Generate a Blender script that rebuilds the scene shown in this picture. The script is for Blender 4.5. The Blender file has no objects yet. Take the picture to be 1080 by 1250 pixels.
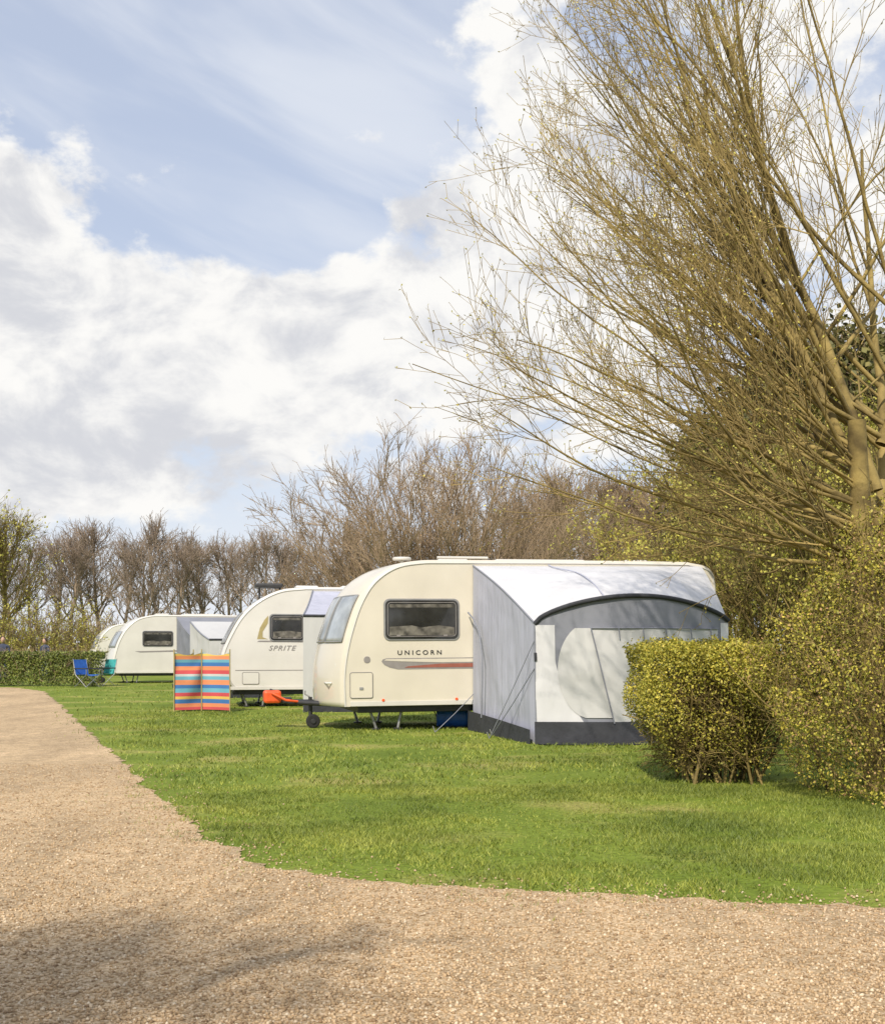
import bpy, bmesh, math, numpy as np
from mathutils import Vector, noise as mnoise
rng=np.random.default_rng(7)
scene=bpy.context.scene
scene.view_settings.view_transform='Standard'
scene.view_settings.look='None'
scene.view_settings.exposure=0
H=1.2; F=1500.0; HY=795.0
def gp(px,py):
    Y=H*F/(py-HY); return ((px-540)/F*Y,Y)
def wp(px,Y): return (px-540)/F*Y
def wz(py,Y): return H+(HY-py)/F*Y

# ---------------- helpers ----------------
def link(o): scene.collection.objects.link(o); return o
def empty(name,loc=(0,0,0),rz=0):
    e=bpy.data.objects.new(name,None); e.empty_display_size=.2
    e.location=loc; e.rotation_euler=(0,0,rz); return link(e)
def npmesh(name,V,Fs,mat=None,smooth=False):
    me=bpy.data.meshes.new(name)
    V=np.asarray(V,dtype=np.float32)
    me.vertices.add(len(V)); me.vertices.foreach_set('co',V.ravel())
    tot=sum(f.size for f in Fs); npoly=sum(len(f) for f in Fs)
    me.loops.add(tot); me.polygons.add(npoly)
    me.loops.foreach_set('vertex_index',np.concatenate([f.ravel() for f in Fs]).astype(np.int32))
    ls=[];s=0
    for f in Fs:
        k=f.shape[1]; ls.append(s+np.arange(len(f))*k); s+=f.size
    me.polygons.foreach_set('loop_start',np.concatenate(ls).astype(np.int32))
    if smooth: me.polygons.foreach_set('use_smooth',np.ones(npoly,dtype=bool))
    me.update(calc_edges=True); me.validate()
    if mat: me.materials.append(mat)
    return me
def obj(name,me,parent=None,loc=None):
    o=bpy.data.objects.new(name,me); link(o)
    if parent: o.parent=parent
    if loc is not None: o.location=loc
    return o
def pyobj(name,V,Fc,mat,parent=None,smooth=False,bevel=0):
    me=bpy.data.meshes.new(name); me.from_pydata([tuple(v) for v in V],[],[tuple(f) for f in Fc]); me.update()
    me.materials.append(mat)
    if smooth:
        for p in me.polygons: p.use_smooth=True
    o=obj(name,me,parent)
    if bevel:
        b=o.modifiers.new('b','BEVEL'); b.width=bevel; b.segments=2; b.limit_method='ANGLE'
    return o
def box(name,x0,x1,y0,y1,z0,z1,mat,parent=None,bevel=.01):
    V=[(x,y,z) for x in (x0,x1) for y in (y0,y1) for z in (z0,z1)]
    Fc=[(0,1,3,2),(4,6,7,5),(0,4,5,1),(2,3,7,6),(0,2,6,4),(1,5,7,3)]
    return pyobj(name,V,Fc,mat,parent,bevel=bevel)
def tube(name,pts,r,mat,parent=None,cyc=False,rads=None):
    cu=bpy.data.curves.new(name,'CURVE'); cu.dimensions='3D'; cu.bevel_depth=r; cu.bevel_resolution=2; cu.use_fill_caps=True
    sp=cu.splines.new('POLY'); sp.points.add(len(pts)-1)
    for i,p in enumerate(pts):
        sp.points[i].co=(*p,1); sp.points[i].radius=1 if rads is None else rads[i]
    sp.use_cyclic_u=cyc; cu.materials.append(mat)
    o=bpy.data.objects.new(name,cu); link(o)
    if parent: o.parent=parent
    return o
def cyl(name,c,r,d,axis,mat,parent=None,seg=28,bevel=.01):
    V=[];n=seg
    for s in (-.5,.5):
        for i in range(n):
            a=2*math.pi*i/n; u,v=r*math.cos(a),r*math.sin(a)
            p={'x':(s*d,u,v),'y':(u,s*d,v),'z':(u,v,s*d)}[axis]
            V.append((c[0]+p[0],c[1]+p[1],c[2]+p[2]))
    Fc=[tuple(range(n)),tuple(range(n,2*n))]+[(i,(i+1)%n,n+(i+1)%n,n+i) for i in range(n)]
    o=pyobj(name,V,Fc,mat,parent,bevel=bevel)
    bm=bmesh.new(); bm.from_mesh(o.data); bmesh.ops.recalc_face_normals(bm,faces=bm.faces); bm.to_mesh(o.data); bm.free()
    return o
# ---------------- materials ----------------
def mat(name,col,rough=.6,var=.12,scale=6,bump=0,bscale=40,metal=0,spec=.5,island=0,detail=3,col2=None,bdist=.03,coat=0,stretch=None):
    m=bpy.data.materials.new(name); m.use_nodes=True
    nt=m.node_tree; N=nt.nodes; Lk=nt.links; b=N['Principled BSDF']
    b.inputs['Roughness'].default_value=rough; b.inputs['Metallic'].default_value=metal
    b.inputs['Specular IOR Level'].default_value=spec
    if coat: b.inputs['Coat Weight'].default_value=coat; b.inputs['Coat Roughness'].default_value=.08
    tc=N.new('ShaderNodeTexCoord'); no=N.new('ShaderNodeTexNoise'); no.inputs['Scale'].default_value=scale; no.inputs['Detail'].default_value=detail
    Lk.new(tc.outputs['Object'],no.inputs['Vector'])
    mx=N.new('ShaderNodeMix'); mx.data_type='RGBA'
    c=col; c2=col2 or tuple(min(1,x*(1+var)) for x in c); c1=tuple(x*(1-var) for x in c)
    mx.inputs[6].default_value=(*c1,1); mx.inputs[7].default_value=(*c2,1)
    mr=N.new('ShaderNodeMapRange'); mr.inputs[1].default_value=.33; mr.inputs[2].default_value=.67
    Lk.new(no.outputs[0],mr.inputs[0]); Lk.new(mr.outputs[0],mx.inputs[0])
    out=mx.outputs[2]
    if island:
        g=N.new('ShaderNodeNewGeometry'); hs=N.new('ShaderNodeHueSaturation')
        r2=N.new('ShaderNodeMapRange'); r2.inputs[3].default_value=1-island; r2.inputs[4].default_value=1+island
        Lk.new(g.outputs['Random Per Island'],r2.inputs[0]); Lk.new(r2.outputs[0],hs.inputs['Value'])
        r3=N.new('ShaderNodeMapRange'); r3.inputs[3].default_value=.5+.04*island; r3.inputs[4].default_value=.5-.05*island
        Lk.new(g.outputs['Random Per Island'],r3.inputs[0]); Lk.new(r3.outputs[0],hs.inputs['Hue'])
        Lk.new(out,hs.inputs['Color']); out=hs.outputs[0]
    Lk.new(out,b.inputs['Base Color'])
    if bump:
        n2=N.new('ShaderNodeTexNoise'); n2.inputs['Scale'].default_value=bscale; n2.inputs['Detail'].default_value=2 if stretch else 5
        if stretch:
            mp=N.new('ShaderNodeMapping'); mp.inputs['Scale'].default_value=stretch; mp.inputs['Rotation'].default_value=(.45,.2,.3)
            Lk.new(tc.outputs['Object'],mp.inputs[0]); Lk.new(mp.outputs[0],n2.inputs['Vector'])
        else: Lk.new(tc.outputs['Object'],n2.inputs['Vector'])
        bp=N.new('ShaderNodeBump'); bp.inputs['Strength'].default_value=bump; bp.inputs['Distance'].default_value=bdist
        Lk.new(n2.outputs[0],bp.inputs['Height']); Lk.new(bp.outputs[0],b.inputs['Normal'])
    return m
M={}
M['cream']=mat('cream_gelcoat',(.66,.61,.51),.28,.05,1.5,coat=.4)
M['white']=mat('white_gelcoat',(.66,.64,.59),.28,.05,1.5,coat=.4)
M['trim']=mat('white_trim',(.62,.60,.56),.4,.05,3)
M['grey']=mat('grey_plastic',(.25,.25,.25),.5,.1,4)
M['dgrey']=mat('dark_plastic',(.03,.03,.032),.5,.2,8)
M['rubber']=mat('rubber',(.02,.02,.02),.85,.2,20)
M['steel']=mat('galvanised_steel',(.36,.36,.36),.45,.2,20,metal=.6)
M['glass']=mat('window_glass',(.028,.028,.026),.06,.5,3,spec=.8)
M['glass2']=mat('front_window_glass',(.34,.37,.40),.12,.25,3,spec=.9)
M['curtain']=mat('curtain',(.13,.12,.10),.3,.6,9)
M['orange']=mat('orange_plastic',(.75,.10,.02),.5,.15,8)
M['blue']=mat('blue_plastic',(.03,.12,.45),.4,.15,8)
M['teal']=mat('teal_fabric',(.05,.35,.35),.7,.15,8)
M['red']=mat('red_decal',(.30,.10,.07),.4,.1,8)
M['decalgrey']=mat('grey_decal',(.26,.24,.23),.4,.1,8)
M['gold']=mat('gold_decal',(.38,.31,.14),.4,.1,8)
M['fabW']=mat('white_fabric',(.60,.60,.62),.6,.05,1.5,bump=.5,bscale=3,bdist=.05,stretch=(1.6,.5,.5))
M['fabG']=mat('grey_fabric',(.22,.23,.27),.8,.06,2,bump=.3,bscale=4)
M['fabB']=mat('bluegrey_fabric',(.44,.45,.54),.65,.05,1.2,bump=.6,bscale=3.2,bdist=.07,stretch=(1.5,1.5,.35))
M['fabL']=mat('light_grey_fabric',(.52,.52,.52),.7,.04,1.5,bump=.4,bscale=3,bdist=.04,stretch=(1.5,1.5,.4))
M['fabK']=mat('black_fabric',(.035,.037,.045),.8,.2,4,bump=.5,bscale=9)
M['bark']=mat('maple_bark',(.21,.15,.05),.85,.45,5,col2=(.36,.27,.09),bump=.5,bscale=60,bdist=.01)
M['twig']=mat('maple_twig',(.26,.185,.065),.8,.3,2,col2=(.42,.31,.11))
M['bud']=mat('spring_buds',(.44,.40,.08),.7,.3,2,island=.3)
M['btwig']=mat('brown_twig',(.31,.225,.145),.85,.3,1)
M['gtwig']=mat('grey_twig',(.28,.215,.16),.85,.3,.3)
M['leafY']=mat('hedge_leaf',(.33,.31,.035),.6,.35,3,island=.45,col2=(.48,.44,.06))
M['leafB']=mat('brown_leaf',(.30,.20,.08),.7,.3,3,island=.4)
M['leafG']=mat('green_leaf',(.15,.18,.035),.6,.3,2,island=.4)
M['leafD']=mat('dark_leaf',(.09,.095,.03),.7,.3,.5,island=.4,col2=(.20,.18,.05))
M['leafW']=mat('willow_leaf',(.38,.36,.06),.6,.3,.6,island=.3)
M['blade']=mat('grass_blade',(.145,.205,.022),.6,.25,.9,island=.4,col2=(.28,.32,.05),detail=5)
M['skin']=mat('skin',(.5,.3,.22),.5,.1,10)
M['cloth']=mat('dark_cloth',(.05,.06,.10),.8,.2,10)
M['hair']=mat('hair',(.05,.03,.02),.7,.2,30)
def pebmat():
    m=bpy.data.materials.new('pebble'); m.use_nodes=True; nt=m.node_tree; N=nt.nodes; Lk=nt.links; b=N['Principled BSDF']; b.inputs['Roughness'].default_value=.8; b.inputs['Specular IOR Level'].default_value=.3
    g=N.new('ShaderNodeNewGeometry'); r=N.new('ShaderNodeValToRGB'); e=r.color_ramp.elements
    e[0].position=0; e[0].color=(.27,.175,.095,1); e[1].position=1; e[1].color=(.72,.60,.43,1)
    for p,c in ((.25,(.42,.29,.16,1)),(.6,(.52,.37,.215,1)),(.85,(.60,.45,.285,1))):
        x=e.new(p); x.color=c
    Lk.new(g.outputs['Random Per Island'],r.inputs[0]); Lk.new(r.outputs[0],b.inputs['Base Color']); return m
M['peb']=pebmat()
def gravelmat():
    m=bpy.data.materials.new('gravel'); m.use_nodes=True; nt=m.node_tree; N=nt.nodes; Lk=nt.links; b=N['Principled BSDF']; b.inputs['Roughness'].default_value=.9; b.inputs['Specular IOR Level'].default_value=.2
    tc=N.new('ShaderNodeTexCoord')
    v=N.new('ShaderNodeTexVoronoi'); v.inputs['Scale'].default_value=95; Lk.new(tc.outputs['Object'],v.inputs['Vector'])
    sp=N.new('ShaderNodeSeparateColor'); Lk.new(v.outputs['Color'],sp.inputs[0])
    r=N.new('ShaderNodeValToRGB'); e=r.color_ramp.elements
    e[0].color=(.34,.235,.13,1); e[1].color=(.65,.50,.335,1); x=e.new(.5); x.color=(.49,.355,.205,1)
    Lk.new(sp.outputs[0],r.inputs[0])
    def no(s,lo,hi,sc=None):
        n=N.new('ShaderNodeTexNoise'); n.inputs['Scale'].default_value=s; n.inputs['Detail'].default_value=7; n.inputs['Roughness'].default_value=.68
        if sc:
            mp=N.new('ShaderNodeMapping'); mp.inputs['Scale'].default_value=sc; mp.inputs['Rotation'].default_value=(0,0,.35); Lk.new(tc.outputs['Object'],mp.inputs[0]); Lk.new(mp.outputs[0],n.inputs['Vector'])
        else: Lk.new(tc.outputs['Object'],n.inputs['Vector'])
        mr=N.new('ShaderNodeMapRange'); mr.inputs[1].default_value=.3; mr.inputs[2].default_value=.7; mr.inputs[3].default_value=lo; mr.inputs[4].default_value=hi
        Lk.new(n.outputs[0],mr.inputs[0]); return mr.outputs[0]
    mm=N.new('ShaderNodeMath'); mm.operation='MULTIPLY'; Lk.new(no(.8,.72,1.25,(1,.3,1)),mm.inputs[0]); Lk.new(no(6,.74,1.22),mm.inputs[1])
    mx=N.new('ShaderNodeVectorMath'); mx.operation='SCALE'; Lk.new(r.outputs[0],mx.inputs[0]); Lk.new(mm.outputs[0],mx.inputs['Scale'])
    Lk.new(mx.outputs[0],b.inputs['Base Color'])
    bp=N.new('ShaderNodeBump'); bp.inputs['Strength'].default_value=.6; bp.inputs['Distance'].default_value=.008; bp.invert=True
    Lk.new(v.outputs['Distance'],bp.inputs['Height']); Lk.new(bp.outputs[0],b.inputs['Normal'])
    return m
M['gravel']=gravelmat()
def groundmat():
    m=bpy.data.materials.new('ground_grass'); m.use_nodes=True; nt=m.node_tree; N=nt.nodes; Lk=nt.links; b=N['Principled BSDF']; b.inputs['Roughness'].default_value=.9; b.inputs['Specular IOR Level'].default_value=.15
    tc=N.new('ShaderNodeTexCoord')
    def no(s,d=6):
        n=N.new('ShaderNodeTexNoise'); n.inputs['Scale'].default_value=s; n.inputs['Detail'].default_value=d; n.inputs['Roughness'].default_value=.6; Lk.new(tc.outputs['Object'],n.inputs['Vector']); return n
    a=no(.6,7); f=no(24,4)
    r=N.new('ShaderNodeValToRGB'); e=r.color_ramp.elements
    e[0].position=.33; e[0].color=(.12,.17,.02,1); e[1].position=.68; e[1].color=(.35,.31,.10,1); x=e.new(.52); x.color=(.18,.235,.032,1)
    Lk.new(a.outputs[0],r.inputs[0])
    mr=N.new('ShaderNodeMapRange'); mr.inputs[1].default_value=.3; mr.inputs[2].default_value=.7; mr.inputs[3].default_value=.65; mr.inputs[4].default_value=1.35; Lk.new(f.outputs[0],mr.inputs[0])
    mx=N.new('ShaderNodeVectorMath'); mx.operation='SCALE'; Lk.new(r.outputs[0],mx.inputs[0]); Lk.new(mr.outputs[0],mx.inputs['Scale']); Lk.new(mx.outputs[0],b.inputs['Base Color'])
    bp=N.new('ShaderNodeBump'); bp.inputs['Strength'].default_value=.7; bp.inputs['Distance'].default_value=.03; Lk.new(f.outputs[0],bp.inputs['Height']); Lk.new(bp.outputs[0],b.inputs['Normal'])
    return m
M['ground']=groundmat()

# ---------------- tree machinery ----------------
def norm(v): return v/np.maximum(np.linalg.norm(v,axis=-1,keepdims=True),1e-9)
def grow(o,d,L,r0,r1,K,wob,trop=(0,0,0)):
    N=len(o); P=np.zeros((N,K+1,3)); P[:,0]=o; d=norm(np.array(d,float)); trop=np.array(trop)
    R=np.linspace(0,1,K+1)[None,:]; R=r0[:,None]*(1-R)+r1[:,None]*R
    for k in range(K):
        d=norm(d+rng.normal(0,wob,(N,3))+trop); P[:,k+1]=P[:,k]+d*(L/K)[:,None]
    return P,R
def kids(P,R,per,t0,t1,a0,a1,bias=None):
    N,K1,_=P.shape; idx=np.repeat(np.arange(N),per); n=len(idx)
    t=rng.uniform(t0,t1,n)*(K1-1); k=np.minimum(t.astype(int),K1-2); f=(t-k)[:,None]
    o=P[idx,k]*(1-f)+P[idx,k+1]*f; T=norm(P[idx,k+1]-P[idx,k])
    q=rng.normal(0,1,(n,3)); 
    if bias is not None: q=q+np.array(bias)
    q=norm(q-(q*T).sum(1,keepdims=True)*T); a=rng.uniform(a0,a1,n)[:,None]
    return o,norm(np.cos(a)*T+np.sin(a)*q),t/(K1-1),R[idx,k]*(1-f[:,0])+R[idx,k+1]*f[:,0]
class Tubes:
    def __init__(s): s.V=[];s.F=[];s.n=0
    def add(s,P,R,S):
        N,K1,_=P.shape
        T=np.gradient(P,axis=1); T=norm(T)
        ref=np.where(np.abs(T[:,:1,2:3])>.9,np.array([1.,0,0]),np.array([0,0,1.]))
        U=norm(np.cross(T,ref)); W=np.cross(T,U)
        a=np.arange(S)*2*np.pi/S
        v=P[:,:,None]+R[:,:,None,None]*(np.cos(a)[None,None,:,None]*U[:,:,None]+np.sin(a)[None,None,:,None]*W[:,:,None])
        s.V.append(v.reshape(-1,3))
        b=(np.arange(N)*K1*S)[:,None,None]; k=(np.arange(K1-1)*S)[None,:,None]; j=np.arange(S)[None,None,:]; j2=(j+1)%S
        f=np.stack([b+k+j,b+k+j2,b+k+S+j2,b+k+S+j],-1).reshape(-1,4)+s.n
        s.F.append(f); s.n+=N*K1*S
    def mesh(s,name,m): return npmesh(name,np.concatenate(s.V),[np.concatenate(s.F)],m,True)
def leafmesh(name,C,size,m,asp=.6,quad=True):
    n=len(C); u=norm(rng.normal(0,1,(n,3))); w=rng.normal(0,1,(n,3))
    w=norm(w-(w*u).sum(1,keepdims=True)*u); sz=(size*rng.uniform(.6,1.3,n))[:,None]
    if quad:
        V=np.stack([C,C+u*sz*.5+w*sz*asp*.5,C+u*sz,C+u*sz*.5-w*sz*asp*.5],1).reshape(-1,3); k=4
    else:
        V=np.stack([C-w*sz*asp*.5,C+w*sz*asp*.5,C+u*sz],1).reshape(-1,3); k=3
    return npmesh(name,V,[np.arange(n*k).reshape(n,k)],m)

# ---- foreground field maple ----
def foreground_tree():
    e=empty('field_maple_tree',(3.80,10.7,0))
    tb=Tubes(); tw=Tubes()
    o=np.array([[0,0,0],[.02,.0,3.0],[-.02,.02,2.6],[.0,0,2.0],[0,.02,2.3]]); d=np.array([[-.03,0,1],[.45,.05,1],[-.28,.1,1],[.2,.35,1.],[-.42,.1,1.]])
    P0,R0=grow(o,d,np.array([3.2,3.6,3.8,4.2,4.0]),np.array([.13,.06,.06,.055,.05]),np.array([.075,.014,.014,.014,.014]),14,.05,(0,0,.03))
    tb.add(P0,R0,9)
    n=84; nl=60
    az=np.concatenate([rng.uniform(math.pi*.62,math.pi*1.27,nl),rng.uniform(-.3,math.pi*1.1,n-nl)])
    h=(np.concatenate([np.linspace(0,1,nl)**1.05,np.linspace(.05,1,n-nl)])+rng.uniform(-.03,.03,n)).clip(0,1)
    el=np.radians(11+56*h+rng.uniform(-5,9,n))
    z=1.85+h*2.9; k=rng.choice([1,2,3,4],n); k=np.where(z<3.0,np.where(rng.random(n)<.75,0,k),k)
    z=np.maximum(z,P0[k,0,2]+.05)
    org=np.stack([np.array([np.interp(z[i],P0[k[i],:,2],P0[k[i],:,a]) for i in range(n)]) for a in (0,1)]+[z],1)
    d=np.stack([np.cos(az)*np.cos(el),np.sin(az)*np.cos(el),np.sin(el)],1)
    L=rng.uniform(3.1,4.15,n)*(1+.30*h)
    L*=1-.45*np.clip(-d[:,1],0,1)
    r=rng.uniform(.012,.030,n)
    P1,R1=grow(org,d,L,r,np.full(n,.004),14,.06,(0,0,.014)); tb.add(P1,R1,5)
    o,d,t,rr=kids(P1,R1,9,.12,.97,.3,.7,(-.1,0,.5)); L=rng.uniform(.7,1.7,len(o))*(1.1-.6*t)
    P2,R2=grow(o,d,L,np.minimum(rr*.55,.0095),np.full(len(o),.0028),6,.08,(-.008,0,.03)); tw.add(P2,R2,3)
    o,d,t,rr=kids(P2,R2,6,.1,.98,.4,.8,(0,0,.4)); L=rng.uniform(.22,.65,len(o))
    P3,R3=grow(o,d,L,np.minimum(rr*.7,.0048),np.full(len(o),.0022),3,.10,(0,0,.03)); tw.add(P3,R3,3)
    o,d,t,rr=kids(P3,R3,2,.2,1,.4,.9,(0,0,.4)); L=rng.uniform(.05,.18,len(o))
    P4,R4=grow(o,d,L,np.full(len(o),.0026),np.full(len(o),.0018),1,.12,(0,0,.03)); tw.add(P4,R4,3)
    obj('trunk_and_limbs',tb.mesh('limbs',M['bark']),e); obj('twigs',tw.mesh('twigs',M['twig']),e)
    C=np.concatenate([P4[:,-1],P3[:,-1],P2[:,-1]])
    obj('buds',leafmesh('buds',C,np.full(len(C),.023),M['bud'],.6),e)
foreground_tree()

def fan_tree(name,n1,height,spread,tmat,leafm=None,lsize=.1,nleaf=1,trunk=.0,sub=(10,7,3),lean=0,r=.05,thin=.008):
    tb=Tubes()
    if trunk>0:
        P0,R0=grow(np.zeros((1,3)),np.array([[lean,0,1.]]),np.array([height*.85]),np.array([trunk]),np.array([trunk*.2]),9,.05,(0,0,.04)); tb.add(P0,R0,7)
        o,d,t,rr=kids(P0,R0,n1,.25,.97,.45,1.0,(0,0,.1)); L=height*.45*(1.25-t)*spread*rng.uniform(.7,1.15,len(o))
        P1,R1=grow(o,d,L,rr*.5,np.full(len(o),thin*1.2),7,.09,(0,0,.07)); tb.add(P1,R1,4)
    else:
        az=rng.uniform(0,2*math.pi,n1); el=np.radians(rng.uniform(35,88,n1))
        d=np.stack([np.cos(az)*np.cos(el)*spread,np.sin(az)*np.cos(el)*spread,np.sin(el)],1)
        o=np.stack([rng.normal(0,.25,n1),rng.normal(0,.25,n1),np.zeros(n1)],1)
        P1,R1=grow(o,d,height*rng.uniform(.75,1.0,n1),np.full(n1,r),np.full(n1,thin),8,.06,(0,0,.03)); tb.add(P1,R1,4)
    o,d,t,rr=kids(P1,R1,sub[0],.2,.98,.3,.7,(0,0,.4)); L=height*rng.uniform(.1,.2,len(o))
    P2,R2=grow(o,d,L,np.minimum(rr*.6,r*.5),np.full(len(o),thin*.8),4,.08,(0,0,.05)); tb.add(P2,R2,3)
    o,d,t,rr=kids(P2,R2,sub[1],.15,.98,.3,.8,(0,0,.3)); L=height*rng.uniform(.05,.10,len(o))
    P3,R3=grow(o,d,L,np.full(len(o),thin*.9),np.full(len(o),thin*.55),2,.1,(0,0,.04)); tb.add(P3,R3,3)
    end=P3
    if sub[2]:
        o,d,t,rr=kids(P3,R3,sub[2],.15,.98,.4,.9); L=height*rng.uniform(.02,.05,len(o))
        P4,R4=grow(o,d,L,np.full(len(o),thin*.65),np.full(len(o),thin*.45),1,.12,(0,0,.04)); tb.add(P4,R4,3); end=P4
    ms=[('branches',tb.mesh(name+'_branches',tmat))]
    if leafm:
        C=np.concatenate([end[:,-1]+rng.normal(0,lsize*.8,(len(end),3)) for _ in range(nleaf)])
        ms.append(('foliage',leafmesh(name+'_foliage',C,np.full(len(C),lsize),leafm,.7)))
    return ms
def place(name,ms,x,y,rz=0,s=1,parent=None):
    if parent is None:
        e=empty(name,(x,y,0),rz); e.scale=(s,s,s)
        for n,m in ms: obj(n,m,e)
    else:
        for n,m in ms:
            o=obj(n,m,parent,(x,y,0)); o.rotation_euler=(0,0,rz); o.scale=(s,s,s)

ms=fan_tree('hazel',74,8.7,1.05,M['btwig'],M['leafB'],.04,1,0,(13,7,1),r=.033,thin=.011)
place('bare_hazel_tree',ms,wp(540,42),42,0,1)
ms2=fan_tree('hazelb',40,6.6,1.0,M['btwig'],M['leafB'],.04,1,0,(11,6,1),r=.033,thin=.011)
place('bare_hazel_tree',ms2,wp(458,46),46,1,.94)
place('bare_hazel_tree',ms2,wp(625,48),48,2,1.1)
var=[fan_tree('wood%d'%i,24,11,1.0,M['btwig'],M['leafB'],.08,1,.2,(8,5,1),r=.07,thin=.021) for i in range(3)]
wd=empty('woodland')
for i in range(20):
    Y=rng.uniform(62,84); px=650+i*21+rng.uniform(-8,8)
    place('',var[i%3],wp(px,Y),Y,rng.uniform(0,6),rng.uniform(.9,1.06)*Y/72,wd)
gv=[fan_tree('far%d'%i,17,13,.85,M['gtwig'],None,.2,1,.24,(7,5,1),r=.09,thin=.026) for i in range(4)]
low=fan_tree('farlow',18,4.2,1.2,M['gtwig'],M['leafB'],.10,1,0,(7,4,1),r=.05,thin=.02)
tl=empty('distant_treeline')
px=-100
while px<460:
    Y=rng.uniform(98,122); place('',gv[rng.integers(0,4)],wp(px,Y),Y,rng.uniform(0,6),rng.uniform(.78,1.06)*Y/110,tl); px+=rng.uniform(16,28)
for i in range(22):
    Y=rng.uniform(84,94); px=-90+i*27+rng.uniform(-10,10); place('',low,wp(px,Y),Y,rng.uniform(0,6),rng.uniform(.8,1.25),tl)
wl=fan_tree('willow',24,11.5,.9,M['bark'],M['leafW'],.17,1,.22,(8,5,1),r=.07,thin=.014)
place('willow_tree',wl,wp(2,84),84,0,1.0); place('willow_tree',wl,wp(-50,80),80,2,1.05)
sh=fan_tree('shrub',24,3.4,1.35,M['bark'],M['leafW'],.085,2,0,(8,5,1),r=.03,thin=.008)
for i,(p,Y,s) in enumerate(((20,58,.95),(60,60,1.05),(100,62,1.05),(-20,57,1),(160,72,.8))): place('spring_shrub',sh,wp(p,Y),Y,i,s)
yr=fan_tree('yellow',44,4.7,1.1,M['bark'],M['leafW'],.05,4,0,(9,7,2),r=.03,thin=.006)
place('goat_willow_tree',yr,wp(905,23),23,0,.95); place('goat_willow_tree',yr,wp(985,21),21,2,1.1); place('goat_willow_tree',yr,wp(1085,20),20,4,1.2)
ev=fan_tree('ivy',34,11.5,.9,M['btwig'],M['leafD'],.26,6,.3,(8,6,2),r=.07,thin=.014)
place('evergreen_tree',ev,wp(975,52),52,0,1.15); place('evergreen_tree',ev,wp(1075,50),50,2,1.15); place('evergreen_tree',ev,wp(885,58),58,3,.98)
nt_=fan_tree('near',24,6.6,.75,M['bark'],M['leafG'],.06,2,.12,(8,5,2),r=.03,thin=.007)
place('roadside_tree',nt_,-3.05,-1.0,1,1)

# ---------------- hedges ----------------
def hedge(name,inside,bounds,nleaf,ntwig,lsize,lm,tm=None,tl=.3,tr=.004,parent=None,lm2=None,cut=-.28):
    e=parent or empty(name)
    lo=np.array(bounds[0]);hi=np.array(bounds[1])
    C=rng.uniform(lo,hi,(nleaf*6,3)); C=C[inside(C)][:nleaf]
    k=np.array([mnoise.noise(Vector(c*3.2))+.5*mnoise.noise(Vector(c*9)) for c in C]); C=C[(k>cut)|(rng.random(len(C))<.3)]
    if lm2 is not None:
        s=rng.random(len(C))<.18
        obj('dry_leaves',leafmesh(name+'_d',C[s],np.full(s.sum(),lsize),lm2,.65),e); C=C[~s]
    obj('leaves',leafmesh(name+'_l',C,np.full(len(C),lsize),lm,.65),e)
    if ntwig:
        o=rng.uniform(lo,hi,(ntwig*3,3)); o=o[inside(o)][:ntwig]; n=len(o)
        d=rng.normal(0,.6,(n,3))+np.array([0,0,.8])
        P,R=grow(o,d,rng.uniform(.5,1.2,n)*tl,np.full(n,tr),np.full(n,tr*.5),3,.15)
        tb=Tubes(); tb.add(P,R,3); obj('twigs',tb.mesh(name+'_t',tm or M['btwig']),e)
    return e
hx0,hx1,hy0,hy1=1.80,2.95,10.75,12.1
def ins(C):
    f=np.clip((C[:,2])/.55,0,1); x0=hx0+.36*(1-f); y0=hy0+.28*(1-f)
    wob=.03*np.sin(C[:,0]*9+C[:,1]*7)+.03*np.sin(C[:,2]*11+C[:,0]*5)
    top=1.26+.02*np.sin(C[:,0]*13)+.02*np.sin(C[:,1]*11)+.02*np.sin(C[:,0]*37)
    a=(C[:,0]>x0+wob)&(C[:,1]>y0+wob)&(C[:,2]<top+rng.exponential(.012,len(C)))
    dd=np.minimum(np.minimum(C[:,0]-x0,C[:,1]-y0),(top-C[:,2])*.8)
    f2=np.clip((C[:,2]-.12)/.95,0,1)
    return a&(rng.random(len(C))<np.exp(-np.clip(dd,0,2)/.14)*(.08+.92*f2**1.4))
e=hedge('clipped_hedge',ins,((hx0-.05,hy0-.05,.08),(hx1,hy1,1.36)),42000,0,.025,M['leafY'],cut=-.34)
ns=64
o=np.stack([rng.uniform(hx0+.4,hx1,ns),rng.uniform(hy0+.25,hy1-.2,ns),np.zeros(ns)],1); d=np.stack([rng.normal(0,.3,ns)-.1,rng.normal(0,.3,ns)-.08,np.ones(ns)],1)
P,R=grow(o,d,rng.uniform(.9,1.2,ns),rng.uniform(.01,.02,ns),np.full(ns,.005),7,.1,(0,0,.03)); tb=Tubes(); tb.add(P,R,5)
o,d,t,rr=kids(P,R,18,.1,.95,.5,1.1); P2,R2=grow(o,d,rng.uniform(.15,.45,len(o)),np.full(len(o),.005),np.full(len(o),.0028),4,.15); 
k=(P2[:,:,2].max(1)<1.26)&(P2[:,:,0].min(1)>hx0-.03)&(P2[:,:,1].min(1)>hy0-.03); tb.add(P2[k],R2[k],3)
o,d,t,rr=kids(P2[k],R2[k],5,.1,1,.5,1.1); P3,R3=grow(o,d,rng.uniform(.06,.2,len(o)),np.full(len(o),.0032),np.full(len(o),.002),2,.15)
k=(P3[:,:,2].max(1)<1.31)&(P3[:,:,0].min(1)>hx0-.06)&(P3[:,:,1].min(1)>hy0-.06); tb.add(P3[k],R3[k],3)
obj('stems',tb.mesh('hstems',M['bark']),e)
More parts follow.
